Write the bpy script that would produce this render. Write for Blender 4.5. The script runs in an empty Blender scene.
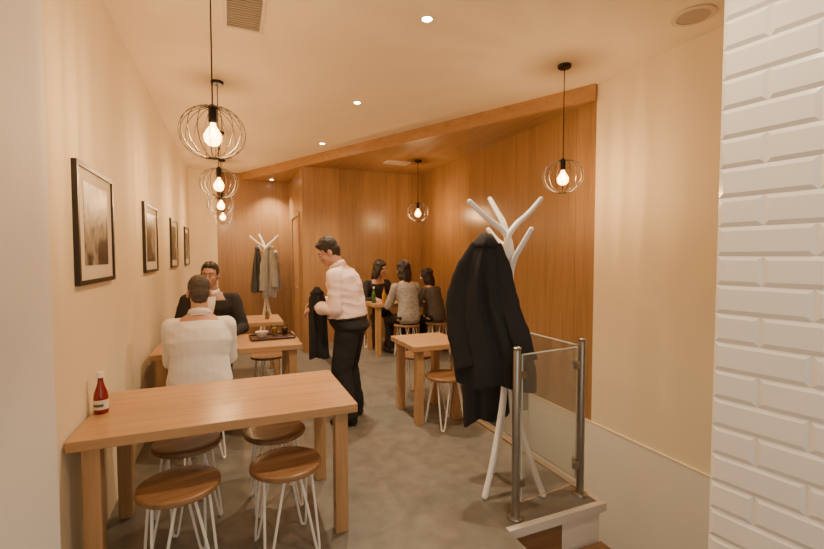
import bpy, bmesh, math, random
from mathutils import Vector, Matrix, noise
random.seed(4)
V = Vector
PI = math.pi
C = bpy.context.scene.collection
R = math.radians

# ------------------------------------------------------------------ tagging
def tag(o, label=None, cat=None, group=None, kind=None):
    if label: o['label'] = label
    if cat: o['category'] = cat
    if group: o['group'] = group
    if kind: o['kind'] = kind
    return o

def thing(name, label, cat, loc=(0, 0, 0), rz=0, group=None):
    o = bpy.data.objects.new(name, None)
    C.objects.link(o)
    o.empty_display_size = .1
    o.location = loc
    o.rotation_euler = (0, 0, rz)
    return tag(o, label, cat, group)

def dup(root, loc, rz=None, label=None, group=None):
    r = root.copy(); C.objects.link(r); r.location = loc
    if rz is not None: r.rotation_euler = (0, 0, rz)
    if label: r['label'] = label
    if group: r['group'] = group
    for ch in list(root.children):
        c = ch.copy(); C.objects.link(c); c.parent = r
        for g in list(ch.children):
            d = g.copy(); C.objects.link(d); d.parent = c
    return r

def obj(name, bm, mat, parent=None, smooth=False, bevel=0, kind=None, label=None):
    bmesh.ops.recalc_face_normals(bm, faces=bm.faces[:])
    me = bpy.data.meshes.new(name)
    bm.to_mesh(me); bm.free()
    me.materials.append(mat)
    if smooth:
        for p in me.polygons: p.use_smooth = True
        me.set_sharp_from_angle(angle=R(42))
    o = bpy.data.objects.new(name, me)
    C.objects.link(o)
    if parent: o.parent = parent
    if bevel:
        b = o.modifiers.new('bevel', 'BEVEL'); b.width = bevel; b.segments = 2; b.limit_method = 'ANGLE'
    if kind: o['kind'] = kind
    if label: o['label'] = label
    return o

# ------------------------------------------------------------------ mesh helpers
def B(): return bmesh.new()

def box(bm, x0, x1, y0, y1, z0, z1):
    M = Matrix.Translation(((x0+x1)/2, (y0+y1)/2, (z0+z1)/2)) @ Matrix.Diagonal((x1-x0, y1-y0, z1-z0, 1))
    bmesh.ops.create_cube(bm, size=1, matrix=M)
    return bm

def prism(bm, pts, z0, z1):
    a = [bm.verts.new((x, y, z0)) for x, y in pts]
    b = [bm.verts.new((x, y, z1)) for x, y in pts]
    bm.faces.new(a); bm.faces.new(b)
    n = len(pts)
    for i in range(n): bm.faces.new((a[i], a[(i+1) % n], b[(i+1) % n], b[i]))
    return bm

def ell(bm, c, r, rot=None, u=18, v=12):
    if not hasattr(r, '__len__'): r = (r, r, r)
    M = Matrix.Translation(c)
    if rot is not None: M = M @ rot.to_4x4()
    M = M @ Matrix.Diagonal((r[0], r[1], r[2], 1))
    bmesh.ops.create_uvsphere(bm, u_segments=u, v_segments=v, radius=1, matrix=M)
    return bm

def cyl(bm, p0, p1, r0, r1=None, seg=16):
    p0, p1 = V(p0), V(p1)
    r1 = r0 if r1 is None else r1
    d = p1-p0
    q = V((0, 0, 1)).rotation_difference(d.normalized())
    M = Matrix.Translation((p0+p1)/2) @ q.to_matrix().to_4x4()
    bmesh.ops.create_cone(bm, cap_ends=True, segments=seg, radius1=r0, radius2=r1, depth=d.length, matrix=M)
    return bm

def cap(bm, p0, p1, r0, r1):
    if (V(p1)-V(p0)).length > 1e-4: cyl(bm, p0, p1, r0, r1, 14)
    ell(bm, p0, r0, u=14, v=10); ell(bm, p1, r1, u=14, v=10)

def lathe(bm, prof, c=(0, 0, 0), seg=28, a0=0, a1=2*PI):
    full = abs(a1-a0-2*PI) < 1e-6
    n = seg if full else seg+1
    rings = []
    for r, z in prof:
        if r < 1e-6: rings.append([bm.verts.new((c[0], c[1], c[2]+z))])
        else:
            rings.append([bm.verts.new((c[0]+r*math.cos(a0+(a1-a0)*i/seg), c[1]+r*math.sin(a0+(a1-a0)*i/seg), c[2]+z)) for i in range(n)])
    for A, D in zip(rings, rings[1:]):
        for i in range(seg):
            j = (i+1) % n
            if len(A) == 1 and len(D) == 1: continue
            if len(A) == 1: bm.faces.new((A[0], D[i], D[j]))
            elif len(D) == 1: bm.faces.new((A[i], D[0], A[j]))
            else: bm.faces.new((A[i], A[j], D[j], D[i]))
    return bm

def cr(pts, n=6, closed=False):
    pts = [V(p) for p in pts]; out = []
    N = len(pts)
    for i in range(N if closed else N-1):
        if closed: p0, p1, p2, p3 = pts[i-1], pts[i], pts[(i+1) % N], pts[(i+2) % N]
        else: p0, p1, p2, p3 = pts[max(i-1, 0)], pts[i], pts[i+1], pts[min(i+2, N-1)]
        for k in range(n):
            t = k/n
            out.append(.5*((2*p1)+(p2-p0)*t+(2*p0-5*p1+4*p2-p3)*t*t+(3*p1-p0-3*p2+p3)*t**3))
    if not closed: out.append(pts[-1])
    return out

def tube(bm, pts, r, seg=8, closed=False, flat=None):
    pts = [V(p) for p in pts]; n = len(pts)
    rs = r if hasattr(r, '__len__') else [r]*n
    rings = []; prev = None
    for i in range(n):
        if closed: t = pts[(i+1) % n]-pts[i-1]
        else: t = pts[min(i+1, n-1)]-pts[max(i-1, 0)]
        t.normalize()
        if prev is None:
            a = V((0, 0, 1)) if abs(t.z) < .9 else V((1, 0, 0))
            u = t.cross(a).normalized()
            if flat: u = (V((1, 0, 0))-t*t.x).normalized()
        else: u = (prev-t*prev.dot(t)).normalized()
        prev = u; w = t.cross(u)
        fl = flat or 1
        rings.append([bm.verts.new(pts[i]+rs[i]*(u*math.cos(2*PI*k/seg)+w*fl*math.sin(2*PI*k/seg))) for k in range(seg)])
    for i in range(n if closed else n-1):
        A, D = rings[i], rings[(i+1) % n]
        for k in range(seg): bm.faces.new((A[k], A[(k+1) % seg], D[(k+1) % seg], D[k]))
    if not closed:
        bm.faces.new(rings[0]); bm.faces.new(rings[-1])
    return bm

def loft(bm, rings):
    vs = [[bm.verts.new(p) for p in r] for r in rings]
    n = len(vs[0])
    for A, D in zip(vs, vs[1:]):
        for k in range(n): bm.faces.new((A[k], A[(k+1) % n], D[(k+1) % n], D[k]))
    bm.faces.new(vs[0]); bm.faces.new(vs[-1])
    return bm

def remesh(bm, name, mat, parent, vox=.008, it=3, amp=0, sc=9, seed=0, label=None, crease=0):
    bmesh.ops.recalc_face_normals(bm, faces=bm.faces[:])
    me = bpy.data.meshes.new('tmp'); bm.to_mesh(me); bm.free()
    o = bpy.data.objects.new('tmp', me); C.objects.link(o)
    m = o.modifiers.new('r', 'REMESH'); m.mode = 'VOXEL'; m.voxel_size = vox
    s = o.modifiers.new('s', 'SMOOTH'); s.iterations = it; s.factor = .5
    dg = bpy.context.evaluated_depsgraph_get()
    m2 = bpy.data.meshes.new_from_object(o.evaluated_get(dg))
    bpy.data.objects.remove(o); bpy.data.meshes.remove(me)
    m2.name = name
    if amp:
        nor = [v.normal.copy() for v in m2.vertices]
        for v, nn in zip(m2.vertices, nor):
            p = v.co
            k = noise.noise(V((p.x*sc+seed, p.y*sc, p.z*sc*.8)))+.35*noise.noise(V((p.x*sc*2.1, p.y*sc*2.1+seed, p.z*sc*2.)))
            if crease:
                q = V((p.x*6+p.z*5+seed, p.y*6-p.z*4, p.z*9-p.x*3))
                k += crease*(.16-abs(noise.noise(q)))*2
            v.co = p+nn*amp*k
    m2.materials.clear(); m2.materials.append(mat)
    for p in m2.polygons: p.use_smooth = True
    o = bpy.data.objects.new(name, m2); C.objects.link(o)
    o.parent = parent
    if label: o['label'] = label
    return o

# ------------------------------------------------------------------ materials
def base(name):
    m = bpy.data.materials.new(name); m.use_nodes = True
    nt = m.node_tree
    return m, nt, nt.nodes['Principled BSDF']

def mixcol(nt, fac, a, b, blend='MIX'):
    n = nt.nodes.new('ShaderNodeMix'); n.data_type = 'RGBA'; n.blend_type = blend
    for k, v in ((0, fac), (6, a), (7, b)):
        if isinstance(v, (int, float)): n.inputs[k].default_value = v
        elif isinstance(v, tuple): n.inputs[k].default_value = (v[0], v[1], v[2], 1)
        else: nt.links.new(v, n.inputs[k])
    return n.outputs[2]

def math_n(nt, op, a, b=None):
    n = nt.nodes.new('ShaderNodeMath'); n.operation = op
    for k, v in ((0, a), (1, b)):
        if v is None: continue
        if isinstance(v, (int, float)): n.inputs[k].default_value = v
        else: nt.links.new(v, n.inputs[k])
    return n.outputs[0]

def coords(nt, scale):
    tc = nt.nodes.new('ShaderNodeTexCoord'); mp = nt.nodes.new('ShaderNodeMapping')
    mp.inputs['Scale'].default_value = scale
    nt.links.new(tc.outputs['Object'], mp.inputs['Vector'])
    return tc, mp.outputs[0]

def noise_n(nt, vec, scale, detail=4, dist=0):
    n = nt.nodes.new('ShaderNodeTexNoise')
    n.inputs['Scale'].default_value = scale; n.inputs['Detail'].default_value = detail; n.inputs['Distortion'].default_value = dist
    nt.links.new(vec, n.inputs['Vector'])
    return n.outputs['Fac']

def bump_n(nt, b, h, strength, dist=.01):
    n = nt.nodes.new('ShaderNodeBump'); n.inputs['Strength'].default_value = strength; n.inputs['Distance'].default_value = dist
    nt.links.new(h, n.inputs['Height']); nt.links.new(n.outputs[0], b.inputs['Normal'])

def plain(name, col, rough=.5, metal=0, var=.1, scale=10, bump=0, bs=80, spec=.5, emit=None):
    m, nt, b = base(name)
    tc, v = coords(nt, (1, 1, 1))
    f = noise_n(nt, v, scale)
    lo = tuple(c*(1-var) for c in col); hi = tuple(min(c*(1+var), 1) for c in col)
    nt.links.new(mixcol(nt, f, lo, hi), b.inputs['Base Color'])
    b.inputs['Roughness'].default_value = rough; b.inputs['Metallic'].default_value = metal
    b.inputs['Specular IOR Level'].default_value = spec
    if bump: bump_n(nt, b, noise_n(nt, v, bs, 6), bump)
    if emit:
        b.inputs['Emission Color'].default_value = (*emit[0], 1); b.inputs['Emission Strength'].default_value = emit[1]
    return m

def wood(name, c1, c2, axis=2, plank=0, paxis=1, rough=.4, sc=14, var=.25):
    m, nt, b = base(name)
    s = [sc]*3; s[axis] = sc*.05
    tc, v = coords(nt, s)
    f = noise_n(nt, v, 1, 6, .8)
    f2 = noise_n(nt, v, 5, 3, .2)
    ff = math_n(nt, 'ADD', math_n(nt, 'MULTIPLY', f, .6), math_n(nt, 'MULTIPLY', f2, .4))
    ramp = nt.nodes.new('ShaderNodeValToRGB')
    ramp.color_ramp.elements[0].position = .33; ramp.color_ramp.elements[0].color = (*c1, 1)
    ramp.color_ramp.elements[1].position = .68; ramp.color_ramp.elements[1].color = (*c2, 1)
    nt.links.new(ff, ramp.inputs[0]); col = ramp.outputs[0]
    if plank:
        sp = nt.nodes.new('ShaderNodeSeparateXYZ'); nt.links.new(tc.outputs['Object'], sp.inputs[0])
        q = math_n(nt, 'DIVIDE', sp.outputs[paxis], plank)
        wn = nt.nodes.new('ShaderNodeTexWhiteNoise'); wn.noise_dimensions = '1D'
        nt.links.new(math_n(nt, 'FLOOR', q), wn.inputs['W'])
        br = math_n(nt, 'ADD', math_n(nt, 'MULTIPLY', wn.outputs['Value'], var), 1-var/2)
        hs = nt.nodes.new('ShaderNodeHueSaturation'); nt.links.new(br, hs.inputs['Value']); nt.links.new(col, hs.inputs['Color'])
        fr = math_n(nt, 'FRACT', q)
        seam = math_n(nt, 'LESS_THAN', fr, .012/plank*.4)
        col = mixcol(nt, math_n(nt, 'MULTIPLY', seam, .5), hs.outputs[0], (c1[0]*.3, c1[1]*.3, c1[2]*.3))
    nt.links.new(col, b.inputs['Base Color'])
    b.inputs['Roughness'].default_value = rough
    bump_n(nt, b, ff, .06, .004)
    return m

def concrete(name):
    m, nt, b = base(name)
    tc, v = coords(nt, (1, 1, 1))
    a = noise_n(nt, v, 1.6, 6, .5); c = noise_n(nt, v, 9, 8, .3)
    f = math_n(nt, 'ADD', math_n(nt, 'MULTIPLY', a, .4), math_n(nt, 'MULTIPLY', c, .6))
    ramp = nt.nodes.new('ShaderNodeValToRGB')
    ramp.color_ramp.elements[0].position = .32; ramp.color_ramp.elements[0].color = (.125, .113, .094, 1)
    ramp.color_ramp.elements[1].position = .70; ramp.color_ramp.elements[1].color = (.218, .202, .172, 1)
    nt.links.new(f, ramp.inputs[0]); nt.links.new(ramp.outputs[0], b.inputs['Base Color'])
    b.inputs['Roughness'].default_value = .36
    bump_n(nt, b, c, .05, .003)
    return m

def glass_mat(name, tint=(.93, .96, .94), fac=.1, fr=.5, haze=0):
    m = bpy.data.materials.new(name); m.use_nodes = True; nt = m.node_tree; nt.nodes.clear()
    out = nt.nodes.new('ShaderNodeOutputMaterial'); mx = nt.nodes.new('ShaderNodeMixShader')
    tr = nt.nodes.new('ShaderNodeBsdfTransparent'); tr.inputs[0].default_value = (*tint, 1)
    gl = nt.nodes.new('ShaderNodeBsdfGlossy'); gl.inputs['Roughness'].default_value = .02
    lw = nt.nodes.new('ShaderNodeLayerWeight'); lw.inputs[0].default_value = .15
    f = math_n(nt, 'ADD', math_n(nt, 'MULTIPLY', lw.outputs['Fresnel'], fr), fac)
    nt.links.new(f, mx.inputs[0]); nt.links.new(tr.outputs[0], mx.inputs[1]); nt.links.new(gl.outputs[0], mx.inputs[2])
    o = mx.outputs[0]
    if haze:
        df = nt.nodes.new('ShaderNodeBsdfDiffuse'); df.inputs[0].default_value = (.8, .84, .8, 1)
        m3 = nt.nodes.new('ShaderNodeMixShader'); m3.inputs[0].default_value = haze
        nt.links.new(o, m3.inputs[1]); nt.links.new(df.outputs[0], m3.inputs[2]); o = m3.outputs[0]
    nt.links.new(o, out.inputs[0])
    return m

def print_mat(name, seed):
    m, nt, b = base(name)
    tc, v = coords(nt, (1, 1, 1))
    mp = nt.nodes.new('ShaderNodeMapping'); mp.inputs['Location'].default_value = (seed*3.1, seed*1.7, seed); nt.links.new(tc.outputs['Object'], mp.inputs['Vector'])
    w = nt.nodes.new('ShaderNodeTexWave'); w.inputs['Scale'].default_value = 3.6; w.inputs['Distortion'].default_value = 7; w.inputs['Detail'].default_value = 4
    nt.links.new(mp.outputs[0], w.inputs['Vector'])
    n = noise_n(nt, mp.outputs[0], 9, 8, 1)
    f = math_n(nt, 'MULTIPLY', math_n(nt, 'ADD', w.outputs['Fac'], .12), n)
    ramp = nt.nodes.new('ShaderNodeValToRGB')
    ramp.color_ramp.elements[0].position = .24; ramp.color_ramp.elements[0].color = (.020, .018, .016, 1)
    ramp.color_ramp.elements[1].position = .70; ramp.color_ramp.elements[1].color = (.40, .37, .33, 1)
    nt.links.new(f, ramp.inputs[0]); nt.links.new(ramp.outputs[0], b.inputs['Base Color'])
    b.inputs['Roughness'].default_value = .35
    return m

M = {}
M['cream'] = plain('cream_plaster', (.80, .69, .50), .75, var=.02, scale=1)
M['ceil'] = plain('ceiling_plaster', (.81, .69, .51), .8, var=.02, scale=1)
M['pale'] = plain('pale_daylit_paint', (.77, .77, .76), .7, var=.02, scale=1)  # near pillar's whiter paint, with cool daylight put into the colour
M['lower'] = plain('white_paint', (.80, .745, .665), .7, var=.02, scale=1)
M['edge'] = plain('landing_edge', (.66, .61, .54), .5, var=.05)
M['white'] = plain('white_lacquer', (.85, .81, .76), .35, var=.03)
M['tile'] = plain('white_glazed_tile', (.88, .84, .77), .12, var=.02, scale=3)
M['grout'] = plain('grout', (.84, .80, .73), .9)
W1, W2 = (.265, .146, .062), (.385, .218, .095)
M['panel'] = wood('oak_panel', W1, W2, 2, .42, 1, .32, 12, .20)
M['panelx'] = wood('oak_panel_back', W1, W2, 2, .42, 0, .32, 12, .20)
M['soffit'] = wood('oak_soffit', W1, W2, 1, .4, 0, .4, 12, .12)
M['beam'] = wood('oak_beam', (.35, .188, .08), (.47, .268, .12), 1, 0, 0, .4, 14)
M['door'] = wood('oak_door', (.36, .20, .10), (.50, .30, .15), 2, 0, 0, .4, 14)
M['floor'] = concrete('polished_concrete')
M['tabletop'] = wood('beech_top', (.43, .24, .108), (.57, .335, .165), 0, .11, 1, .3, 16, .12)
M['tableleg'] = wood('beech_leg', (.40, .22, .095), (.54, .315, .145), 2, 0, 0, .35, 16)
M['seat'] = wood('stool_wood', (.15, .072, .030), (.36, .185, .080), 0, .07, 1, .35, 18, .3)
M['step'] = wood('step_wood', (.20, .105, .05), (.31, .175, .085), 0, 0, 0, .4, 14)
M['nosing'] = wood('nosing_wood', (.40, .25, .13), (.52, .35, .19), 0, 0, 0, .35, 14)
M['black'] = plain('black_metal', (.015, .013, .012), .4, .6)
M['wire'] = plain('dark_wire', (.025, .019, .014), .45, .5)
M['frame'] = plain('black_frame', (.018, .014, .012), .35)
M['mat'] = plain('mount_card', (.66, .60, .51), .8, var=.02)
M['steel'] = plain('brushed_steel', (.36, .33, .30), .32, 1, var=.08, scale=30)
M['glass'] = glass_mat('clear_glass', (.965, .98, .97), .12, .9, .035)
M['gedge'] = glass_mat('drink_glass', (.9, .93, .9), .05)
M['glassedge'] = plain('polished_glass_edge', (.60, .66, .61), .15, var=.05)
def emis(name, col, s):
    m, nt, b = base(name)
    b.inputs['Base Color'].default_value = (0, 0, 0, 1)
    tc, v = coords(nt, (1, 1, 1)); f = noise_n(nt, v, 6)
    nt.links.new(mixcol(nt, f, tuple(c*.94 for c in col), col), b.inputs['Emission Color'])
    b.inputs['Emission Strength'].default_value = s
    return m
def bulb_mat():
    m = bpy.data.materials.new('glowing_bulb_glass'); m.use_nodes = True; nt = m.node_tree; nt.nodes.clear()
    out = nt.nodes.new('ShaderNodeOutputMaterial'); mx = nt.nodes.new('ShaderNodeMixShader')
    tr = nt.nodes.new('ShaderNodeBsdfTransparent'); tr.inputs[0].default_value = (1, .93, .84, 1)
    em = nt.nodes.new('ShaderNodeEmission'); em.inputs[1].default_value = 50
    tc, v = coords(nt, (1, 1, 1)); f = noise_n(nt, v, 5)
    nt.links.new(mixcol(nt, f, (1, .38, .08), (1, .46, .12)), em.inputs[0])
    mx.inputs[0].default_value = .30
    nt.links.new(tr.outputs[0], mx.inputs[1]); nt.links.new(em.outputs[0], mx.inputs[2]); nt.links.new(mx.outputs[0], out.inputs[0])
    return m
M['bulb'] = bulb_mat()
M['filament'] = emis('hot_filament', (1, .62, .26), 160)
M['lamp'] = emis('downlight_lamp', (1, .82, .58), 70)
M['vent'] = plain('vent_paint', (.66, .56, .44), .6, var=.03)
M['grille'] = plain('speaker_grille', (.42, .36, .30), .7)
M['red'] = plain('tomato_sauce', (.22, .014, .009), .12, var=.1)
M['label'] = plain('cream_label', (.75, .68, .55), .6, var=.05)
M['labelmark'] = plain('label_mark', (.10, .12, .05), .6)
M['capw'] = plain('white_cap', (.80, .76, .70), .4)
M['tray'] = plain('tray_brown', (.045, .014, .010), .35)
M['china'] = plain('china', (.78, .72, .64), .2, var=.03)
M['food'] = plain('noodle_food', (.52, .27, .10), .6, var=.5, scale=60, bump=.5, bs=90)
M['greenb'] = plain('green_bottle', (.05, .13, .03), .12, var=.1)
M['cola'] = plain('dark_drink', (.05, .02, .008), .12, var=.1)
M['yellowb'] = plain('amber_bottle', (.42, .20, .03), .15, var=.1)
M['skin'] = plain('skin', (.50, .275, .185), .5, var=.08, scale=30)
M['skin2'] = plain('skin_warm', (.41, .225, .155), .5, var=.08, scale=30)
M['lip'] = plain('lips', (.36, .15, .11), .45)
M['lipm'] = plain('lips_muted', (.33, .16, .11), .5)
M['eye'] = plain('eye_white', (.55, .49, .43), .25)
M['iris'] = plain('iris', (.03, .018, .01), .2)
M['hairD'] = plain('dark_hair', (.022, .014, .010), .5, var=.5, scale=90, bump=.6, bs=140)
M['hairG'] = plain('brown_grey_hair', (.065, .050, .040), .6, var=.7, scale=110, bump=.7, bs=160)
M['hairB'] = plain('brown_hair', (.024, .015, .010), .6, var=.5, scale=110, bump=.5, bs=160)
M['shirtw'] = plain('white_shirt', (.80, .765, .725), .8, var=.03)
M['shirtp'] = plain('pink_shirt', (.82, .61, .555), .8, var=.03)
M['suit'] = plain('black_suit', (.016, .014, .014), .85, var=.2, bump=.1, bs=300)
M['jacket'] = plain('black_wool', (.013, .012, .013), .9, var=.3, bump=.15, bs=300)
M['char'] = plain('charcoal_wool', (.022, .021, .022), .9, var=.3, bump=.15, bs=300)
M['dgrey'] = plain('dark_blue_grey_wool', (.065, .072, .082), .9, var=.2, bump=.15, bs=300)
M['greyc'] = plain('grey_wool', (.32, .335, .35), .9, var=.2, bump=.15, bs=300)
M['beigec'] = plain('pale_grey_wool', (.44, .44, .44), .9, var=.2, bump=.15, bs=300)
M['trous'] = plain('black_trousers', (.012, .011, .011), .85, var=.2, bump=.1, bs=300)
M['shoe'] = plain('black_leather', (.014, .011, .010), .3)
M['greyt'] = plain('patterned_grey_top', (.32, .295, .265), .85, var=.75, scale=34, bump=.1)
M['brownt'] = plain('dull_brown_top', (.085, .070, .058), .85, var=.2)
M['blackt'] = plain('black_top', (.02, .017, .016), .85, var=.2)
M['silver'] = plain('buckle', (.5, .45, .4), .3, 1)

# ------------------------------------------------------------------ setting
XL, XR, ZC, ZS = -.72, 3.18, 3.20, 3.06
YW, YB, XC = 3.11, 7.2, 1.07
def S(name, bm, mat, **k): return obj(name, bm, mat, kind='structure', **k)

fl = B()
box(fl, -.9, 2.17, 2.06, 9.2, -.2, 0)
box(fl, -.9, 1.46, -1.6, 2.06, -.2, 0)
box(fl, 2.17, 3.3, 4.05, 9.2, -.2, 0)
S('floor', fl, M['floor'])
# the floor ramps gently up to the raised back area
rp_ = B()
prof = [(4.30, .0), (5.50, .15), (YB, .15), (YB, 0)]
va = [rp_.verts.new((1.30, y, z)) for y, z in prof]; vb = [rp_.verts.new((XR, y, z)) for y, z in prof]
rp_.faces.new(va); rp_.faces.new(vb)
for i in range(4): rp_.faces.new((va[i], va[(i+1) % 4], vb[(i+1) % 4], vb[i]))
S('floor_ramp', rp_, M['floor'])
S('trim_2', box(B(), 1.46, 2.21, 2.02, 2.06, -.05, .004), M['edge'])
S('trim_3', box(B(), 2.17, 2.21, 2.06, 4.05, -.05, .004), M['edge'])
S('floor_step', box(box(box(B(), 1.46, 1.86, 2.035, 2.05, -.6, -.05), 1.46, 2.17, 1.7, 2.02, -.30, -.24), 1.46, 2.17, 1.38, 1.7, -.48, -.42), M['step'])
S('floor_stairwell', box(B(), 1.46, 3.3, -1, 4.1, -1.75, -1.6), M['floor'])
S('wall_stair_side', box(box(B(), 2.02, 2.17, 2.06, 4.05, -1.6, -.2), 1.86, 2.17, 2.04, 2.055, -1.6, -.05), M['lower'])
S('wall_stair_end', box(B(), 2.17, 3.3, 4.05, 4.15, -1.6, -.2), M['lower'])
S('wall_left', box(B(), -.87, XL, -1.6, 9.2, 0, 3.3), M['cream'])
S('wall_near_left', box(B(), XL, -.665, -1.6, 2.13, 0, ZC), M['pale'])
S('wall_right', box(B(), XR, 3.4, -1.6, YW, 0, 3.3), M['cream'])
S('wall_panelled_right', box(B(), XR, 3.4, YW, 9.2, 0, 3.3), M['panel'])
S('wall_lower_right', box(B(), XR-.012, 3.4, -1, 4.05, -1.6, 0), M['lower'])
S('trim_4', box(B(), XR-.016, XR, -1, 4.05, -.006, .006), M['cream'])
S('wall_back', box(B(), XC, XR, YB, YB+.12, 0, 3.2), M['panelx'])
sd = box(box(box(B(), XC, XC+.1, YB+.12, 7.6, 0, 3.2), XC, XC+.1, 8.45, 9.0, 0, 3.2), XC, XC+.1, 7.6, 8.45, 2.3, 3.2)
S('wall_door_side', sd, M['panel'])
S('wall_back_left', box(B(), -.25, 1.15, 9.0, 9.2, 0, 3.2), M['panelx'])
S('wall_column', box(B(), XL, -.25, 8.92, 9.2, 0, ZC), M['cream'])
d1 = S('door_1', box(B(), XC+.01, XC+.05, 7.6, 8.45, 0.005, 2.3), M['door'])
df = box(box(box(B(), XC-.015, XC+.01, 7.54, 7.6, 0, 2.36), XC-.015, XC+.01, 8.45, 8.51, 0, 2.36), XC-.015, XC+.01, 7.6, 8.45, 2.3, 2.36)
obj('door_frame', df, M['nosing'], d1)
hb = B(); tube(hb, cr([(XC+.01, 7.70, 1.05), (XC-.03, 7.70, 1.05), (XC-.035, 7.73, 1.05), (XC-.035, 7.82, 1.05)], 4), .01)
obj('door_handle', hb, M['steel'], d1, True)
S('ceiling', box(B(), -.9, 3.4, -1.6, 9.2, ZC, 3.3), M['ceil'])
S('ceiling_soffit', prism(B(), [(XR, YW+.04), (XR, 9.0), (.22, 9.0)], ZS, ZC), M['soffit'])
dv = V((.22-XR, 9-YW, 0)).normalized(); nv = V((-dv.y, dv.x, 0))
a, b_ = V((XR, YW, 0)), V((.22, 9.0, 0))
S('trim_5', prism(B(), [(p.x, p.y) for p in (a, b_, b_+nv*.05, a+nv*.05)], 3.055, ZC), M['beam'])

# tiled wall, bevelled glazed bricks (one surface), slightly splayed
tw = B(); TP = V((1.73, 1.08, 0)); TA = R(9)
td = V((math.sin(TA), -math.cos(TA), 0)); tn = V((-math.cos(TA), -math.sin(TA), 0))
th_, tl_ = .110, .29; row = 0; z = -.6
g = .0004
while z < ZC-.02:
    t0 = 0 if row % 2 == 0 else -.5*tl_
    while t0 < 1.7:
        ta, tb = max(t0+g, 0), t0+tl_-g
        if tb > .02:
            za, zb = z+g, min(z+th_-g, ZC); bv = .016; o_ = .007
            A = [tw.verts.new(TP+td*tt+V((0, 0, zz))) for tt, zz in ((ta, za), (tb, za), (tb, zb), (ta, zb))]
            if tb-bv > ta+bv and zb-bv > za+bv:
                D = [tw.verts.new(TP+td*tt+tn*o_+V((0, 0, zz))) for tt, zz in ((ta+bv, za+bv), (tb-bv, za+bv), (tb-bv, zb-bv), (ta+bv, zb-bv))]
                for i in range(4): tw.faces.new((A[i], A[(i+1) % 4], D[(i+1) % 4], D[i]))
                tw.faces.new(D)
        t0 += tl_
    z += th_; row += 1
S('wall_tiled_right', tw, M['tile'])
e1 = TP+td*1.7
S('wall_tiled_core', prism(B(), [(p.x, p.y) for p in (TP, e1, e1-tn*.16, TP-tn*.16)], -1.6, ZC), M['grout'])

# ------------------------------------------------------------------ furniture
def table(label, x0, x1, y0, y1, z0=0, h=.76):
    t = thing('dining_table', label, 'table', ((x0+x1)/2, (y0+y1)/2, z0), 0)
    w, d = (x1-x0)/2, (y1-y0)/2
    obj('tabletop', box(B(), -w, w, -d, d, h-.05, h), M['tabletop'], t, bevel=.004)
    for sx in (-1, 1):
        for sy in (-1, 1):
            cx, cy = sx*(w-.085), sy*(d-.075)
            obj('leg', box(B(), cx-.037, cx+.037, cy-.037, cy+.037, 0, h-.05), M['tableleg'], t, bevel=.004)
    return t
table('nearest long pale wooden table with only a sauce bottle on it', -.708, .648, 2.35, 3.14)
table('wooden table with brown food tray between two seated men', -.66, .61, 4.17, 4.92)
table('wooden table behind the seated man in black suit', -.66, .60, 5.72, 6.45)
table('short wooden table with two stools beside the near coat stand', 1.53, 2.10, 3.62, 4.24)
table('wooden table on raised platform where the women sit', 1.86, 2.98, 5.85, 6.42, .15)

def make_stool(label, loc, rz):
    t = thing('stool', label, 'stool', loc, rz, 'round wooden stools with white hairpin legs')
    h = .48
    s = lathe(B(), [(0, h-.004), (.12, h-.003), (.178, h), (.187, h-.004), (.19, h-.010), (.19, h-.025), (.184, h-.031), (0, h-.031)], seg=40)
    obj('seat', s, M['seat'], t, True)
    obj('mount_ring', lathe(B(), [(.10, h-.031), (.14, h-.031), (.14, h-.038), (.10, h-.038), (.10, h-.031)], seg=32), M['white'], t, True)
    for k in range(4):
        a = PI/4+k*PI/2
        er, et = V((math.cos(a), math.sin(a), 0)), V((-math.sin(a), math.cos(a), 0))
        pts = [er*.115-et*.06+V((0, 0, h-.035)), er*.15-et*.04+V((0, 0, .25)), er*.186-et*.016+V((0, 0, .03)), er*.189+V((0, 0, .009)),
               er*.186+et*.016+V((0, 0, .03)), er*.15+et*.04+V((0, 0, .25)), er*.115+et*.06+V((0, 0, h-.035))]
        obj('hairpin_leg', tube(B(), cr(pts, 5), .0072, 8), M['white'], t, True)
    return t
st0 = make_stool('empty stool tucked at front left of the nearest table', (-.26, 2.37, 0), .3)
for x, y, z, rz, lb in [
    (.255, 2.40, 0, .15, 'empty stool at front right of the nearest table'),
    (-.27, 2.90, 0, .5, 'empty stool at far left under the nearest table'),
    (.24, 2.88, 0, .1, 'empty stool at far right under the nearest table'),
    (-.24, 3.76, 0, .2, 'stool under the seated man in white shirt'),
    (.30, 4.02, 0, .6, 'empty stool right of the seated man in white shirt'),
    (-.28, 5.24, 0, .4, 'stool under the seated man in black suit'),
    (.36, 5.12, 0, .0, 'empty stool behind the table with brown tray'),
    (1.85, 3.60, 0, .2, 'empty stool at near side of short table by coat stand'),
    (1.90, 4.40, .025, .7, 'empty stool at far side of short table by coat stand'),
    (2.30, 5.69, .15, .1, 'stool under the woman in grey top'),
    (2.80, 5.70, .15, .1, 'stool under the woman in dull brown top'),
    (2.05, 6.66, .15, .1, 'stool under the dark haired woman in black')]:
    dup(st0, (x, y, z), rz, lb)

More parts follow.
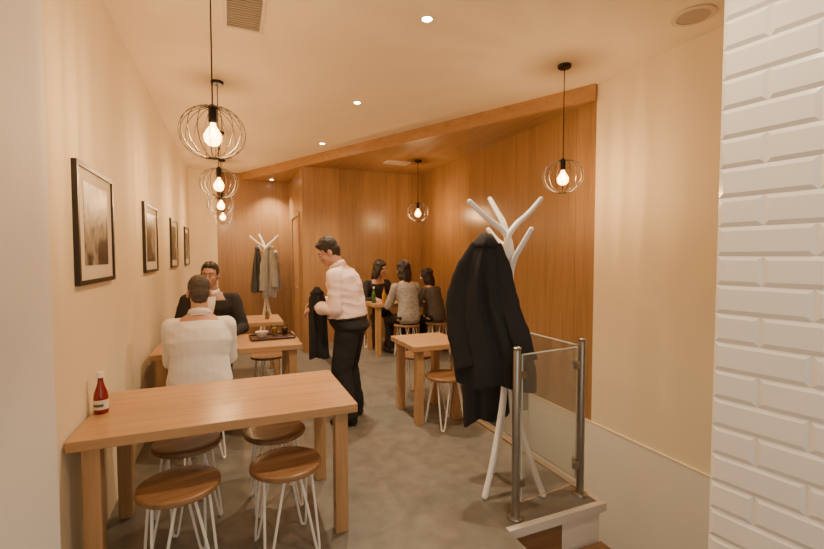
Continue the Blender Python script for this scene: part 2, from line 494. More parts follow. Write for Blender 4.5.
# ------------------------------------------------------------------ lamps
def make_pendant(label, x, y, zc, zb):
    t = thing('pendant_lamp', label, 'pendant lamp', (x, y, zc), 0, 'black wire cage pendant lamps')
    L = zc-zb
    obj('canopy', lathe(B(), [(0, 0), (.055, 0), (.055, -.02), (.05, -.026), (0, -.03)]), M['black'], t, True)
    obj('cord', cyl(B(), (0, 0, -.02), (0, 0, -L+.13), .004, seg=8), M['black'], t, True)
    obj('lamp_socket', lathe(B(), [(0, -L+.155), (.012, -L+.15), (.022, -L+.13), (.022, -L+.06), (.018, -L+.05), (0, -L+.05)]), M['black'], t, True)
    bu = lathe(B(), [(0, .055), (.013, .053), (.015, .038), (.031, .012), (.047, -.018), (.042, -.050), (.024, -.069), (0, -.074)], (0, 0, -L))
    bo = obj('bulb', bu, M['bulb'], t, True)
    fp = [(.012*math.cos(k*PI/2), .012*math.sin(k*PI/2), -L+(.022 if k % 2 else -.03)) for k in range(6)]
    obj('filament', tube(B(), fp, .0018, 6), M['filament'], bo, True)
    for k in range(18):
        a = k*2*PI/18+.12; c, s = math.cos(a), math.sin(a)
        pts = []
        for i in range(19):
            u = i/18*PI
            r = .168*math.sin(u)**.85
            if i == 0: r = .02
            if i == 18: r = .012
            pts.append((r*c, r*s, -L-.002+.138*math.cos(u)))
        obj('cage_wire', tube(B(), pts, .0021, 6), M['wire'], t, True)
    obj('cage_ring', lathe(B(), [(.009, -L-.138), (.02, -L-.138), (.02, -L-.143), (.009, -L-.143), (.009, -L-.138)], seg=16), M['wire'], t, True)
    return t
def glow(x, y, z, e=46):
    l = bpy.data.lights.new('pendant_glow', 'POINT'); l.energy = e; l.color = (1, .64, .32); l.shadow_soft_size = .016
    o = bpy.data.objects.new('pendant_glow', l); o.location = (x, y, z); C.objects.link(o)
ZB = 2.275
p0 = make_pendant('nearest cage pendant lamp hanging above the long front table', -.085, 2.62, ZC, ZB)
glow(-.085, 2.62, ZB-.01)
for x, y, zc, lb in [(-.10, 4.40, ZC, 'cage pendant lamp second along the left wall'),
                 (-.12, 6.15, ZC, 'cage pendant lamp third along the left wall'),
                 (-.13, 7.9, ZC, 'farthest cage pendant lamp along the left wall'),
                 (2.6, 2.90, ZC, 'cage pendant lamp hanging above the stairwell at right')]:
    dup(p0, (x, y, zc), None, lb); glow(x, y, ZB-.01)
p1 = make_pendant('cage pendant lamp below wooden soffit above the women', 2.65, 6.1, ZS, ZB)
glow(2.65, 6.1, ZB-.01)

def downlight(label, x, y, z):
    t = thing('ceiling_downlight', label, 'downlight', (x, y, z), 0, 'small round ceiling downlights')
    obj('rim', lathe(B(), [(.034, 0), (.046, 0), (.046, -.004), (.034, -.007), (.034, 0)], seg=24), M['white'], t, True)
    obj('lamp_face', lathe(B(), [(0, -.002), (.033, -.002), (.033, -.0045), (0, -.0045)], seg=24), M['lamp'], t, True)
for x, y, z, lb in [(1.24, 2.70, ZC, 'nearest and brightest round downlight in cream ceiling'), (1.23, 4.42, ZC, 'second round downlight in the middle of the ceiling'),
                (1.21, 6.2, ZC, 'third round downlight just before the wooden beam'), (.72, 8.66, ZS, 'farthest downlight in the wooden soffit'),
                (1.24, .94, ZC, 'added unseen downlight that brings out the white tile bevels')]:  # last one is added out of view, to graze the tile bevels
    downlight(lb, x, y, z)
    l = bpy.data.lights.new('downlight_beam', 'SPOT'); l.energy = 215 if y > 1 else 105; l.color = (1, .79, .54); l.spot_size = R(106); l.spot_blend = .9; l.shadow_soft_size = .03
    o = bpy.data.objects.new('downlight_beam', l); o.location = (x, y, z-.02); C.objects.link(o)

def vent(label, x0, x1, y0, y1, z, n):
    t = thing('ceiling_vent', label, 'air vent', ((x0+x1)/2, (y0+y1)/2, z))
    w, d = (x1-x0)/2, (y1-y0)/2
    f = B(); e = .025
    box(f, -w, w, -d, -d+e, -.012, 0); box(f, -w, w, d-e, d, -.012, 0); box(f, -w, -w+e, -d+e, d-e, -.012, 0); box(f, w-e, w, -d+e, d-e, -.012, 0)
    obj('frame', f, M['vent'], t)
    obj('backing', box(B(), -w+e, w-e, -d+e, d-e, -.002, 0), M['grille'], t)
    for i in range(n):
        yy = -d+e+(2*d-2*e)*(i+.5)/n
        s = B(); bmesh.ops.create_cube(s, size=1, matrix=Matrix.Translation((0, yy, -.008)) @ Matrix.Rotation(.6, 4, 'X') @ Matrix.Diagonal((2*w-2*e, .014, .002, 1)))
        obj('slat', s, M['vent'], t)
vent('slatted air vent in cream ceiling beside the nearest pendant', -.03, .23, 2.86, 3.33, ZC, 14)
vent('small slatted air vent in the wooden soffit', 2.2, 2.6, 6.25, 6.45, ZS, 7)
t = thing('ceiling_speaker', 'round flush speaker in ceiling above the right cream wall', 'speaker', (2.86, 1.985, ZC))
obj('rim', lathe(B(), [(.10, 0), (.135, 0), (.132, -.008), (.10, -.01), (.10, 0)], seg=36), M['vent'], t, True)
obj('grille', lathe(B(), [(0, -.004), (.10, -.003), (.10, -.007), (0, -.009)], seg=36), M['grille'], t, True)

# ------------------------------------------------------------------ pictures
for k, (y0, lb) in enumerate([(2.60, 'nearest framed print, largest in view on left wall'), (4.38, 'second framed print along the left wall'), (6.17, 'third framed print along the left wall'), (7.9, 'farthest framed print near the white column')]):
    w, zb, zt = .70, 1.45, 2.08
    t = thing('framed_picture', lb, 'picture', (XL, y0+w/2, zb), 0, 'black framed prints on the left wall')
    h = zt-zb; e = .024; f = B()
    box(f, 0, .025, -w/2, w/2, 0, e); box(f, 0, .025, -w/2, w/2, h-e, h); box(f, 0, .025, -w/2, -w/2+e, e, h-e); box(f, 0, .025, w/2-e, w/2, e, h-e)
    obj('frame', f, M['frame'], t)
    obj('mount', box(B(), 0, .014, -w/2+e, w/2-e, e, h-e), M['mat'], t)
    obj('print', box(B(), .014, .016, -w/2+.125, w/2-.125, .10, h-.09), print_mat('print_%d' % k, k+1), t)

# ------------------------------------------------------------------ coat stands
def coat_rack(label, loc, rz, s=1):
    t = thing('coat_rack', label, 'coat stand', loc, rz)
    tips = [(-.27, -.03, 1.96), (-.10, .16, 2.0), (.225, .05, 1.985), (.115, -.12, 1.77)]
    feet = [(.22, -.10), (-.17, -.12), (-.05, .22), (.15, .15)]
    for k, (tp, ft) in enumerate(zip(tips, feet)):
        a = k*PI/2+.6; c = V((math.cos(a)*.018, math.sin(a)*.018, 0))
        dz = tp[2]-1.98
        pts = [V((ft[0], ft[1], .017)), V((ft[0]*.62, ft[1]*.62, .26)), V((c.x*1.1+ft[0]*.12, c.y*1.1+ft[1]*.12, .62)), c+V((0, 0, .95)), c+V((0, 0, 1.35)), c+V((0, 0, 1.68+dz)), V((tp[0]*.2+c.x*.6, tp[1]*.2+c.y*.6, 1.79+dz)), V((tp[0]*.6, tp[1]*.6, 1.88+dz)), V(tp)]
        pts = [p*s for p in cr(pts, 5)]
        n = len(pts); rr = [.0205*s if i < n-11 else (.0205-.0035*(i-n+11)/10)*s for i in range(n)]
        obj('branch', ell(ell(tube(B(), pts, rr, 12), pts[-1], .0172*s), pts[0], .0205*s), M['white'], t, True)
    for k, (tp, z0) in enumerate([((-.12, .10, 1.78), 1.66)]):
        pts = [p*s for p in cr([V((0, 0, z0)), V((tp[0]*.5, tp[1]*.5, z0+.04)), V(tp)], 5)]
        obj('peg', ell(tube(B(), pts, .016*s, 12), pts[-1], .017*s), M['white'], t, True)
    return t
RZC = -R(22.7)
RV, FV = V((.9225, -.386, 0)), V((.386, .9225, 0))
CR = V((1.715, 2.415, 0))
coat_rack('near white wooden branching coat stand loaded with black jackets', CR, RZC)
CR2 = V((.58, 8.45, 0))
coat_rack('far white branching coat stand by the wooden back wall', CR2, RZC+.4)

def lerp_prof(prof, f):
    for p, q in zip(prof, prof[1:]):
        if f <= q[0]:
            k = (f-p[0])/(q[0]-p[0]); return [p[i]+(q[i]-p[i])*k for i in range(1, 3)]
    return list(prof[-1][1:])
PROF = [(0, .18, .35), (.03, .34, .55), (.08, .62, .8), (.15, .84, .95), (.3, .92, 1), (.6, .94, 1), (.85, 1.0, 1.05), (1, 1.06, 1.12)]
LIMP = [(0, .10, .40), (.02, .18, .6), (.06, .28, .8), (.12, .37, .95), (.2, .46, 1.0), (.32, .58, 1.0), (.5, .78, 1.05), (.7, .95, 1.1), (.88, 1.0, 1.1), (1, .97, 1.0)]
def coat(label, cat, loc, rz, L, hw, dp, mat, shift=0, seed=0, group=None, amp=.09, sleeves=True, name='jacket', prof=LIMP, skew=0, bow=0, flare=.016):
    t = thing(name, label, cat, loc, rz, group)
    def surf(f, th, off=0):
        w, d = lerp_prof(prof, f)
        k = min(f*2.2, 1)
        c, s_ = math.cos(th), math.sin(th)
        # folds fan out from the hook
        u = c*2.6+f*.3*math.sin(f*5+seed)
        pl = math.sin(u*3.1+seed+.8*f)+.6*math.sin(u*5.7+2*seed-1.6*f)+.8*noise.noise(V((u*1.8+seed, s_*1.3, f*3.2)))
        y = dp*d*s_*(1+.15*math.sin(3*th+seed)) + dp*amp*3.2*k*pl*(.35+.65*abs(s_))
        edge = 1+.07*k*noise.noise(V((seed+3*f, c*1.5, s_)))
        x = (hw*w*edge+off*abs(c))*c+shift*f+bow*math.sin(PI*min(f/.85, 1))
        y += off*s_+.025*math.sin(f*4+seed)*f
        zz = -L*f
        if f > .6:
            q = (f-.6)/.4
            zz += q*L*(flare*math.sin(2.2*c*2+seed)+skew*c)
        return V((x, y, zz))
    nF, nT = 40, 96
    rings = [[surf(i/nF, 2*PI*k/nT) for k in range(nT)] for i in range(nF+1)]
    obj('coat_body', loft(B(), rings), mat, t, True)
    if sleeves:
        for s, f1 in ((-1, .86), (1, .80)):
            th = -PI/2+s*R(60)
            ths = (th, th, th-s*.10, th-s*.20, th-s*.26)
            fs = (.06, .20, .42, .64, f1)
            pts = [surf(f, h, .002+.007*i) for i, (f, h) in enumerate(zip(fs, ths))]
            pts = cr([p+V((.004*math.sin(i*1.7+seed), -.003*i, 0)) for i, p in enumerate(pts)], 8)
            n = len(pts)
            rr = [(.026+.040*min(i/12, 1)-.012*max(0, i/n-.5))*(1+.05*math.sin(i*.8+seed)+.03*math.sin(i*1.9+s)) for i in range(n)]
            obj('sleeve', tube(B(), pts, rr, 18, flat=.36), mat, t, True)
    # turned-down collar: a flat folded band round the hook
    cb = B(); g_ = []
    for j in range(4):
        g_.append([cb.verts.new(surf((.004, .025, .055, .08)[j], 2*PI*k/24, (.004, .010, .013, .012)[j])+V((0, 0, .012 if j == 0 else 0))) for k in range(24)])
    for A, D in zip(g_, g_[1:]):
        for k in range(24): cb.faces.new((A[k], A[(k+1) % 24], D[(k+1) % 24], D[k]))
    o = obj('collar', cb, mat, t, True)
    so = o.modifiers.new('s', 'SOLIDIFY'); so.thickness = .005
    return t
p = CR+RV*(-.175)-FV*.135
coat('wide black suit jacket hanging limp in front on near coat stand', 'jacket', (p.x, p.y, 1.735), RZC, .97, .268, .064, M['jacket'], .065, 1.1, skew=-.03, bow=-.05)
p = CR+RV*(-.12)+FV*.115
coat('longer charcoal coat hanging below and behind the wide black jacket', 'coat', (p.x, p.y, 1.66), RZC+.1, 1.22, .18, .05, M['char'], .01, 3.4, sleeves=False, name='overcoat', skew=.03, bow=-.03)
for k, (dx, df, mt, lb, z, L, hw) in enumerate([(-.12, -.1, 'dgrey', 'dark blue-grey coat on left of the far coat stand', 1.78, .85, .12), (.11, -.14, 'greyc', 'light grey jacket in front on the far coat stand', 1.80, .95, .13), (.17, .05, 'beigec', 'palest grey coat on right of the far coat stand', 1.7, .75, .11)]):
    p = CR2+RV*dx+FV*df
    coat(lb, 'coat', (p.x, p.y, z), RZC+.2*k, L, hw, .05, M[mt], 0, k*1.7, name='overcoat', sleeves=(k == 1))

# ------------------------------------------------------------------ glass balustrade
t = thing('glass_balustrade', 'glass balustrade with brushed steel posts guarding the stairwell', 'railing', (1.57, 2.12, 0))
O = V((1.57, 2.12, 0))
posts = [V((1.57, 2.12, 0)), V((2.13, 2.17, 0)), V((2.13, 3.98, 0))]
for p in posts:
    q = p-O
    po = obj('post', lathe(B(), [(0, 0), (.024, 0), (.024, 1.03), (.022, 1.035), (0, 1.035)], q, 24), M['steel'], t, True)
    obj('base_flange', lathe(B(), [(0, 0), (.05, 0), (.05, .008), (.045, .014), (.026, .016), (.024, .03), (0, .03)], q, 28), M['steel'], po, True)
    obj('post_cap', lathe(B(), [(0, 1.036), (.026, 1.036), (.027, 1.05), (.02, 1.056), (0, 1.057)], q, 24), M['steel'], po, True)
def gpanel(p, q, z0, z1, g0=.045, g1=.045):
    d = (q-p).normalized(); n = V((-d.y, d.x, 0))*.005
    a, b = p+d*g0-O, q-d*g1-O
    gl = obj('glass_panel', prism(B(), [(v.x, v.y) for v in (a-n, b-n, b+n, a+n)], z0, z1), M['glass'], t)
    eb = B(); prism(eb, [(v.x, v.y) for v in (a-n, b-n, b+n, a+n)], z1, z1+.006)
    a2 = a-d*.005
    prism(eb, [(v.x, v.y) for v in (a2-n, a-n, a+n, a2+n)], z0, z1+.006)
    obj('polished_edge', eb, M['glassedge'], gl)
    for pp, s in ((p, 1), (q, -1)):
        for zz in (z0+.12, z1-.12):
            c = pp-O+d*s*.042
            bm = B(); bmesh.ops.create_cube(bm, size=1, matrix=Matrix.Translation((c.x, c.y, zz)) @ Matrix.Rotation(math.atan2(d.y, d.x), 4, 'Z') @ Matrix.Diagonal((.05, .026, .045, 1)))
            obj('clamp', bm, M['steel'], t, bevel=.004)
gpanel(posts[0], posts[1], .09, 1.0)
gpanel(posts[1], posts[2], .09, 1.0)

# ------------------------------------------------------------------ table-top things
def bottle(name, label, loc, prof, bodymat, capmat, capz, capr, lab=None, group=None, caph=.026):
    t = thing(name, label, 'bottle', loc, 0, group)
    obj('bottle_body', lathe(B(), prof), bodymat, t, True)
    obj('cap', lathe(B(), [(0, capz), (capr, capz), (capr, capz+caph-.004), (capr*.9, capz+caph), (0, capz+caph)]), capmat, t, True)
    if lab:
        z0, z1, r = lab
        lo = obj('paper_label', lathe(B(), [(r, z0), (r+.0008, z0), (r+.0008, z1), (r, z1)], seg=20, a0=R(180), a1=R(360)), M['label'], t, True)
        mk = B(); lathe(mk, [(r+.0012, z0+(z1-z0)*.3), (r+.0012, z0+(z1-z0)*.6)], seg=12, a0=R(215), a1=R(300))
        obj('label_band', mk, M['labelmark'], lo, True)
    return t
KP = [(0, .0), (.030, .0), (.034, .006), (.034, .085), (.030, .112), (.019, .145), (.0135, .168), (.0125, .19), (.0125, .20), (0, .20)]
bottle('ketchup_bottle', 'red ketchup bottle with white cap by wall on nearest table', (-.66, 2.74, .76), KP, M['red'], M['capw'], .192, .0165, (.025, .075, .0345), caph=.030)
bottle('sauce_bottle', 'small pale bottle by the wall on the tray table', (-.60, 4.70, .76), [(0, 0), (.025, 0), (.027, .006), (.027, .10), (.014, .13), (.014, .14), (0, .14)], M['china'], M['red'], .138, .015)
GP = [(0, 0), (.026, 0), (.03, .006), (.03, .12), (.024, .15), (.012, .18), (.012, .22), (0, .22)]
bottle('sauce_bottle', 'green bottle standing on the women\'s table', (1.91, 6.02, .91), GP, M['greenb'], M['capw'], .215, .014)
bottle('sauce_bottle', 'amber bottle standing on the women\'s table', (2.03, 5.91, .91), GP, M['yellowb'], M['red'], .215, .014)

t = thing('food_tray', 'dark brown rectangular food tray on table behind white shirt man', 'tray', (.37, 4.62, .76), .05)
tr = B(); w, d = .21, .15
prism(tr, [(-w, -d), (w, -d), (w, d), (-w, d)], 0, .008)
obj('tray_base', tr, M['tray'], t, bevel=.003)
ri = B(); rp = []
for cx, cy, a0 in ((w-.03, d-.03, 0), (-w+.03, d-.03, 90), (-w+.03, -d+.03, 180), (w-.03, -d+.03, 270)):
    for j in range(6): rp.append((cx+.03*math.cos(R(a0+j*18)), cy+.03*math.sin(R(a0+j*18)), .016))
tube(ri, rp, .009, 8, True); obj('tray_rim', ri, M['tray'], t, True)
def bowl(label, loc, r, foodmat, name='bowl'):
    t = thing(name, label, 'bowl', loc)
    obj('bowl_shell', lathe(B(), [(0, 0), (r*.5, 0), (r*.55, .006), (r*.85, .03), (r, .058), (r*.96, .058), (r*.8, .034), (r*.5, .012), (0, .010)]), M['china'], t, True)
    f = B(); ell(f, (0, 0, .04), (r*.84, r*.84, .018))
    o = remesh(f, 'food', foodmat, t, .006, 1, .008, 40, 3); o['kind'] = 'stuff'
bowl('white bowl of food on left end of the brown tray', (.27, 4.63, .77), .065, M['food'])
bowl('white bowl of food on the women\'s table', (2.40, 6.34, .91), .065, M['food'])
def tumbler(label, loc, liquid):
    t = thing('drinking_glass', label, 'glass', loc)
    obj('glass_wall', lathe(B(), [(0, 0), (.028, 0), (.034, .11), (.0325, .11), (.0268, .006), (0, .006)]), M['gedge'], t, True)
    obj('drink', lathe(B(), [(0, .007), (.0262, .007), (.0305, .075), (0, .075)]), liquid, t, True)
tumbler('glass with dark drink at right end of brown tray', (.50, 4.66, .77), M['cola'])
tumbler('glass with amber drink in middle of brown tray', (.40, 4.70, .77), M['yellowb'])
tumbler('glass with red drink on the women\'s table', (2.56, 6.36, .91), M['red'])
tumbler('glass on the table behind the man in black suit', (.42, 6.0, .76), M['yellowb'])

# ------------------------------------------------------------------ people
def ik(a, c, l1, l2, pole):
    d = c-a; L = min(d.length, (l1+l2)*.998); dn = d.normalized(); c = a+dn*L
    x = (l1*l1-l2*l2+L*L)/(2*L); h = math.sqrt(max(l1*l1-x*x, 0))
    p = (pole-dn*pole.dot(dn)).normalized()
    return a+dn*x+p*h, c

def hand(bm, w, d, n, side, s, curl):
    d = d.normalized(); n = (n-d*n.dot(d)).normalized(); e = d.cross(n).normalized()*side
    rot = Matrix((e, d, n)).transposed()
    ell(bm, w+d*.048*s, (.041*s, .052*s, .017*s), rot)
    cap(bm, w-d*.01*s, w+d*.03*s, .025*s, .026*s)
    for off, ln in ((-.031, .058), (-.0105, .072), (.0105, .078), (.031, .070)):
        p = w+d*.085*s+e*off*s; dd = (d+e*off*2.2).normalized(); a = curl*.6
        for f, r in ((.45, .0092), (.33, .0085), (.24, .0078)):
            d2 = (dd*math.cos(a)+n*math.sin(a)).normalized(); q = p+d2*ln*f*s
            cap(bm, p, q, r*s, r*s*.96); p = q; a += curl*.7
    p = w+d*.025*s+e*.032*s; dd = (d*.62+e*.72+n*.25*curl).normalized()
    for f, r in ((.035, .0115), (.03, .0095)):
        q = p+dd*f*s; cap(bm, p, q, r*s, r*s*.95); p = q; dd = (dd*.8+d*.5+n*.3*curl).normalized()

TOR = [(-.11, .115, .085), (-.06, .150, .112), (0, .160, .116), (.04, .157, .113), (.08, .150, .108), (.19, .142, .100), (.30, .160, .112), (.39, .172, .110), (.455, .150, .088), (.50, .095, .07), (.53, .06, .058)]
def person(label, loc, rz, s, P, K):
    root = thing('person', label, 'person', loc, rz)
    bulk = K.get('bulk', 1); fat = K.get('fat', 1); waist = K.get('waist', 1); man = not K.get('long')
    l1, l2 = R(P.get('lean1', 5)), R(P.get('lean2', 8))
    u1, u2 = V((0, math.sin(l1), math.cos(l1))), V((0, math.sin(l2), math.cos(l2)))
    pel = V((0, P.get('py', 0), P['pz']))
    def sp(t):
        if t < .19: return pel+u1*t*s
        return pel+u1*.19*s+u2*(t-.19)*s
    def fwd(t): l = l1 if t < .19 else l2; return V((0, math.cos(l), -math.sin(l)))
    X = V((1, 0, 0))
    def torso(bm, t0, t1, off, cloth=False):
        rings = []
        ts = [r for r in TOR if t0 <= r[0] <= t1]
        for t, w, d in ts:
            ww = waist if t < .35 else 1+(waist-1)*.3
            ex = K.get('blouse', 0) if cloth and .03 < t < .3 else 0
            w = w*s*bulk*ww+off+ex; d = d*s*(bulk if t > .25 or t < -.2 else fat)+off+ex
            c = sp(t)+fwd(t)*(.02*s*(fat-1)*6 if .0 <= t < .25 else 0)
            rings.append([c+X*w*math.cos(2*PI*k/24)+fwd(t)*d*math.sin(2*PI*k/24) for k in range(24)])
        loft(bm, rings)
    shw = .168*s*bulk
    sh = [sp(.425)+X*q*shw for q in (-1, 1)]
    hip = [pel+X*q*.088*s+V((0, 0, -.02*s)) for q in (-1, 1)]
    el, wr, kn, an = [], [], [], []
    for i, q in enumerate((-1, 1)):
        e, w = ik(sh[i], V(P['wr'][i]), .295*s, .26*s, V(P.get('ep', [(-.5, -.5, -.6), (.5, -.5, -.6)])[i])); el.append(e); wr.append(w)
        k, a = ik(hip[i], V(P['an'][i]), .435*s, .42*s, V(P.get('kp', [(-.1, 1, .8), (.1, 1, .8)])[i])); kn.append(k); an.append(a)
    # ---- head frame
    hp, hy = R(P.get('hp', 0)), R(P.get('hy', 0))
    Rh = Matrix.Rotation(hy, 3, 'Z') @ Matrix.Rotation(-hp, 3, 'X') @ Matrix.Rotation(R(P.get('hr', 0)), 3, 'Y')
    nb = sp(.50)
    nd = (u2*.6+Rh @ V((0, 0, 1))*.4).normalized()
    hc = nb+nd*.075*s+Rh @ V((0, .012, .105))*s
    H = lambda x, y, z: hc+Rh @ V((x, y, z))*s
    def hell(bm, c, r): ell(bm, H(*c), tuple(k*s for k in r), Rh)
    bm = B()
    torso(bm, -.2, .6, 0)
    nkr = .060*s*min(bulk, 1.08)
    cap(bm, sp(.46), H(0, -.02, -.05), nkr, .053*s*min(bulk, 1.08))
    jw = .064 if man else .058
    hell(bm, (0, -.012, .032), (.075, .095, .095)); hell(bm, (0, .022, -.04), (jw, .064, .070)); hell(bm, (0, .058, -.088), (.030 if man else .026, .026, .024))
    hell(bm, (0, .066, .036), (.052, .022, .016)); hell(bm, (-.036, .056, -.025), (.026, .026, .028)); hell(bm, (.036, .056, -.025), (.026, .026, .028))
    cap(bm, H(0, .088, .012), H(0, .108, -.026), .009*s, .0145*s); hell(bm, (-.011, .1, -.03), (.009, .01, .008)); hell(bm, (.011, .1, -.03), (.009, .01, .008))
    hell(bm, (0, .078, -.06), (.026, .018, .016))
    for q in (-1, 1): hell(bm, (q*.079, -.008, -.006), (.012, .02, .031))
    for i in range(2):
        cap(bm, sp(.43), sh[i], .062*s, .048*s*bulk); cap(bm, sh[i], el[i], .048*s*bulk, .040*s); cap(bm, el[i], wr[i], .041*s, .028*s)
        hd = V(P['hd'][i]); pn = V(P.get('pn', [(0, 0, -1), (0, 0, -1)])[i])
        hand(bm, wr[i], hd, pn, (-1 if i == 0 else 1)*(1), s, P.get('curl', .5))
        cap(bm, hip[i], kn[i], .086*s, .06*s); cap(bm, kn[i], an[i], .058*s, .04*s)
        fd = V(P.get('fd', [(-.15, 1, 0), (.15, 1, 0)])[i]).normalized()
        cap(bm, an[i]+V((0, 0, -.035*s))-fd*.03*s, an[i]+V((0, 0, -.052*s))+fd*.13*s, .032*s, .024*s)
    remesh(bm, 'body', M[K.get('skin', 'skin')], root, .0065, 3)
    # ---- face
    for q in (-1, 1):
        e = obj('eye', ell(B(), H(q*.030, .0790, .010), (.0105*s, .0105*s, .0075*s), Rh), M['eye'], root, True)
        obj('iris', ell(B(), H(q*.030, .0870, .010), (.0052*s, .0035*s, .0052*s), Rh), M['iris'], e, True)
        obj('eyebrow', tube(B(), [H(q*.014, .090, .031), H(q*.03, .088, .035), H(q*.046, .076, .031)], (.0034 if man else .0028)*s, 6), M[K['hair']], root, True)
    lp = B(); hell(lp, (0, .0935, -.056), (.020, .006, .004)); hell(lp, (0, .0925, -.063), (.017, .006, .0045)); obj('mouth', lp, M['lipm' if man else 'lip'], root, True)
    # ---- hair
    bm = B()
    if K.get('long'):
        hell(bm, (0, -.020, .044), (.083, .100, .096)); hell(bm, (0, -.05, .0), (.074, .068, .075))
        hell(bm, (0, -.03, .04), (.092, .108, .104))
        hell(bm, (0, -.075, -.07), (.088, .05, .16)); hell(bm, (-.072, -.02, -.05), (.026, .055, .13)); hell(bm, (.072, -.02, -.05), (.026, .055, .13))
        remesh(bm, 'hair', M[K['hair']], root, .008, 3, .012, 22, 2)
    else:
        hell(bm, (0, -.022, .052), (.081, .096, .092)); hell(bm, (0, .030, .098), (.055, .045, .026)); hell(bm, (0, -.052, .000), (.074, .066, .074)); hell(bm, (0, -.060, -.035), (.060, .042, .054))
        for q in (-1, 1): hell(bm, (q*.070, .002, .026), (.011, .024, .032))
        remesh(bm, 'hair', M[K['hair']], root, .006, 2, .004, 50, 2)
    # ---- clothes
    top = M[K['top']]; o_ = K.get('toff', .017)*s
    tuck = K.get('tuck')
    bm = B(); torso(bm, K.get('hem', -.12), .49, o_, True)
    cap(bm, sp(.43), sp(.485), .088*s*min(bulk, 1.1), .066*s*min(bulk, 1.08))
    sl = K.get('sl', .8)
    for i in range(2):
        cap(bm, sp(.43), sh[i], .074*s, .052*s*bulk+o_*.6); cap(bm, sh[i], el[i], .052*s*bulk+o_*sl, .046*s+o_*sl)
        cu = el[i]+(wr[i]-el[i])*K.get('cuff', .93); r1_ = .034 if K.get('cuff', .93) > .8 else .044
        cap(bm, el[i], cu, .046*s+o_*sl, r1_*s+o_*.6)
    remesh(bm, K.get('tname', 'shirt'), top, root, .0075, 4, K.get('wr', .007), K.get('wsc', 8), loc[0]*5, crease=K.get('crease', .4))
    if K.get('collar'):
        cb = B(); rg = []
        nk = (H(0, -.02, -.05)-sp(.46)).normalized(); fw = (V((0, 1, 0))-nk*nk.y).normalized()
        for hh, rr in ((.045, 1.32), (.075, 1.18), (.102, 1.10), (.099, 1.17), (.066, 1.36)):
            row_ = []
            for k in range(24):
                a = 2*PI*k/24; dr = -.012*(1+math.sin(a))*s
                row_.append(sp(.46)+nk*(hh*s+dr)+(X*math.cos(a)+fw*math.sin(a))*nkr*rr)
            rg.append([cb.verts.new(p_) for p_ in row_])
        for A, D in zip(rg, rg[1:]):
            for k in range(24): cb.faces.new((A[k], A[(k+1) % 24], D[(k+1) % 24], D[k]))
        co_ = obj('collar', cb, M[K['collar']], root, True)
        so = co_.modifiers.new('s', 'SOLIDIFY'); so.thickness = .002
    if K.get('inner'):
        ib = B(); rr = []
        for t, w in ((.50, .05), (.43, .042), (.34, .022), (.28, .006)):
            dd = lerp_prof([(a_, b2, c2) for a_, b2, c2 in TOR], t)[1]*s*bulk+o_+.004
            c = sp(t)+fwd(t)*dd
            rr.append((ib.verts.new(c-X*w*s), ib.verts.new(c+X*w*s)))
        for A, D in zip(rr, rr[1:]): ib.faces.new((A[0], A[1], D[1], D[0]))
        io = obj('shirt_front', ib, M[K['inner']], root); so = io.modifiers.new('s', 'SOLIDIFY'); so.thickness = .012; so.offset = 0
    bo = M[K['bottom']]
    bm = B()
    if tuck: torso(bm, -.2, .045, o_+.006*s)
    else: torso(bm, -.2, 0, .004*s)
    lo = K.get('loose', 0)
    for i in range(2):
        cap(bm, hip[i], kn[i], (.096 if tuck else .088)*s+lo, .069*s+lo); cap(bm, kn[i], an[i]+V((0, 0, lo*.6)), .068*s+lo, .055*s+lo)
    remesh(bm, 'trousers', bo, root, .009, 4, .007, 9, loc[1]*3, crease=.5)
    if tuck:
        bb = B(); c0 = sp(.035); w, d = .157*s*bulk*waist+o_+.004*s, .113*s*fat+o_+.004*s
        cc = fwd(.03)*(.02*s*(fat-1)*6)
        tube(bb, [c0+cc+X*w*math.cos(2*PI*k/28)+fwd(.05)*d*math.sin(2*PI*k/28) for k in range(28)], .014*s, 8, True)
        be = obj('belt', bb, M['shoe'], root, True)
        obj('buckle', ell(B(), c0+cc+fwd(.05)*(d+.014), (.02, .006, .015)), M['silver'], be, True)
    for i in range(2):
        fd = V(P.get('fd', [(-.15, 1, 0), (.15, 1, 0)])[i]).normalized()
        bm = B(); g0 = an[i].copy(); g0.z -= .04*s
        cap(bm, g0-fd*.04*s, g0+V((0, 0, -.008*s))+fd*.15*s, .038*s, .030*s); cap(bm, an[i], g0, .045*s, .04*s)
        cap(bm, g0+fd*.05*s, g0+fd*.11*s, .041*s, .036*s)
        so = remesh(bm, 'shoe', M['shoe'], root, .007, 3)
        for v in so.data.vertices: v.co.z = max(v.co.z, .002)
    return root

SEAT = dict(an=[(-.13, .40, .082), (.13, .40, .082)], hd=[(.25, 1, -.1), (-.25, 1, -.1)])
person('man in white shirt seated with back to camera at the tray table', (-.25, 3.76, 0), 0, 1.05,
       dict(SEAT, pz=.600, lean1=4, lean2=16, hp=10, hy=6, wr=[(-.20, .44, .80), (.19, .44, .80)], ep=[(-.12, -.30, -1), (.12, -.30, -1)], an=[(-.14, .42, .085), (.14, .36, .085)]),
       dict(top='shirtw', bottom='trous', hair='hairG', bulk=1.14, fat=1.24, waist=1.18, collar='shirtw', toff=.015, wr=.004, wsc=5, sl=.7, crease=.9))
person('man in black suit seated facing camera at far side of tray table', (-.22, 5.22, 0), PI, 1.10,
       dict(SEAT, pz=.65, lean1=3, lean2=12, hp=3, hy=-10, wr=[(-.21, .40, .80), (.20, .38, .80)], ep=[(-.45, -.2, -.9), (.45, -.2, -.9)]),
       dict(top='suit', bottom='trous', hair='hairD', skin='skin2', bulk=1.20, fat=1.12, collar='shirtw', inner='shirtw', tname='jacket_worn', toff=.022))
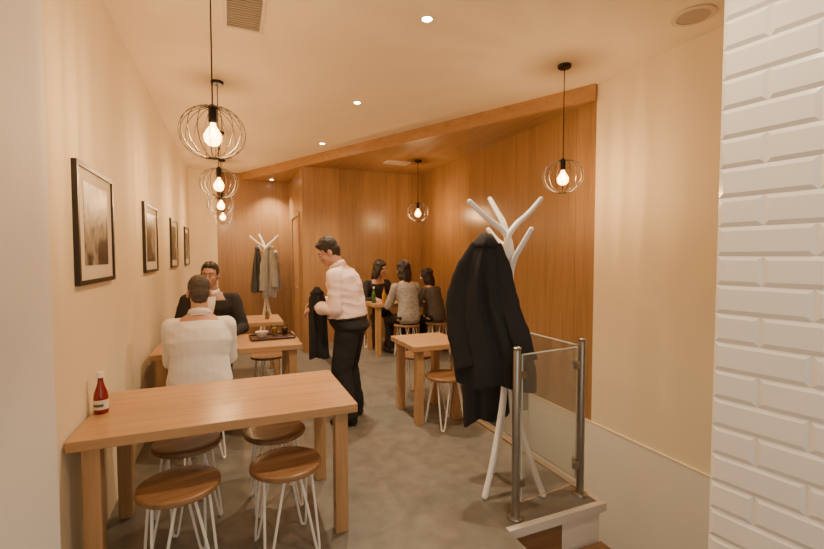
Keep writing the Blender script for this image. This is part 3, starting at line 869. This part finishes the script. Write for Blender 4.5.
person('standing man in pink shirt and black trousers looking down', (1.04, 4.06, 0), R(58), 1.04,
       dict(pz=.982, py=-.02, lean1=4, lean2=20, hp=32, hy=22, hr=-6, wr=[(-.17, .30, 1.12), (.08, .36, 1.15)], hd=[(.15, 1, -.6), (-.15, 1, -.5)], pn=[(.5, 0, -1), (-.3, 0, -1)], curl=.9,
            ep=[(-.3, -.6, -.9), (.35, -.7, -.7)], an=[(-.14, -.04, .085), (.14, -.02, .085)], kp=[(-.1, 1, .1), (.1, 1, .1)]),
       dict(top='shirtp', bottom='trous', hair='hairB', bulk=1.20, fat=1.26, waist=1.08, collar='shirtp', hem=.03, tuck=True, toff=.020, blouse=.020, wr=.008, wsc=5, loose=.028, crease=1.2, cuff=.62))
coat('black garment hanging from the standing man\'s hands', 'jacket', (.73, 4.06, 1.30), RZC, .66, .095, .04, M['jacket'], .02, 2.2, sleeves=False, prof=PROF)
person('woman in grey top seated with back to camera on the platform', (2.32, 5.65, .15), R(8), 1.0,
       dict(SEAT, pz=.595, lean1=5, lean2=20, hp=12, hy=10, wr=[(-.10, .40, .80), (.15, .40, .80)], an=[(-.1, .36, .08), (.1, .36, .08)]),
       dict(top='greyt', bottom='trous', hair='hairD', long=True, bulk=1.0, tname='blouse'))
person('woman in dull brown top seated right of the grey-topped woman', (2.78, 5.70, .15), R(24), .91,
       dict(SEAT, pz=.57, lean1=8, lean2=26, hp=14, hy=20, wr=[(-.14, .38, .80), (.13, .38, .80)], an=[(-.1, .34, .08), (.1, .34, .08)]),
       dict(top='brownt', bottom='trous', hair='hairB', long=True, bulk=.97, tname='blouse'))
person('dark haired woman in black seated at far side of platform table', (2.13, 6.62, .15), PI, 1.0,
       dict(SEAT, pz=.595, lean1=5, lean2=18, hp=16, hy=48, wr=[(-.13, .36, .80), (.13, .38, .80)], an=[(-.1, .30, .08), (.1, .30, .08)]),
       dict(top='blackt', bottom='trous', hair='hairD', long=True, bulk=.98, tname='blouse'))

# ------------------------------------------------------------------ light
def area(name, loc, rot, sx, sy, e, col):
    l = bpy.data.lights.new(name, 'AREA'); l.shape = 'RECTANGLE'; l.size = sx; l.size_y = sy; l.energy = e; l.color = col
    o = bpy.data.objects.new(name, l); o.location = loc; o.rotation_euler = rot; C.objects.link(o)
area('front_window_light', (.6, -1.4, 1.7), (R(90), 0, 0), 2.6, 2.2, 28, (1, .93, .83))
w = bpy.data.worlds.new('World'); bpy.context.scene.world = w; w.use_nodes = True
w.node_tree.nodes['Background'].inputs[0].default_value = (1, .86, .69, 1)
w.node_tree.nodes['Background'].inputs[1].default_value = .15

# ------------------------------------------------------------------ camera
cam = bpy.data.cameras.new('camera'); cam.sensor_width = 36; cam.lens = 430/824*36; cam.clip_start = .02
co = bpy.data.objects.new('camera', cam); C.objects.link(co)
co.location = (0, 0, 1.6)
co.rotation_euler = (R(90-2.46), 0, -R(22.7))
bpy.context.scene.camera = co
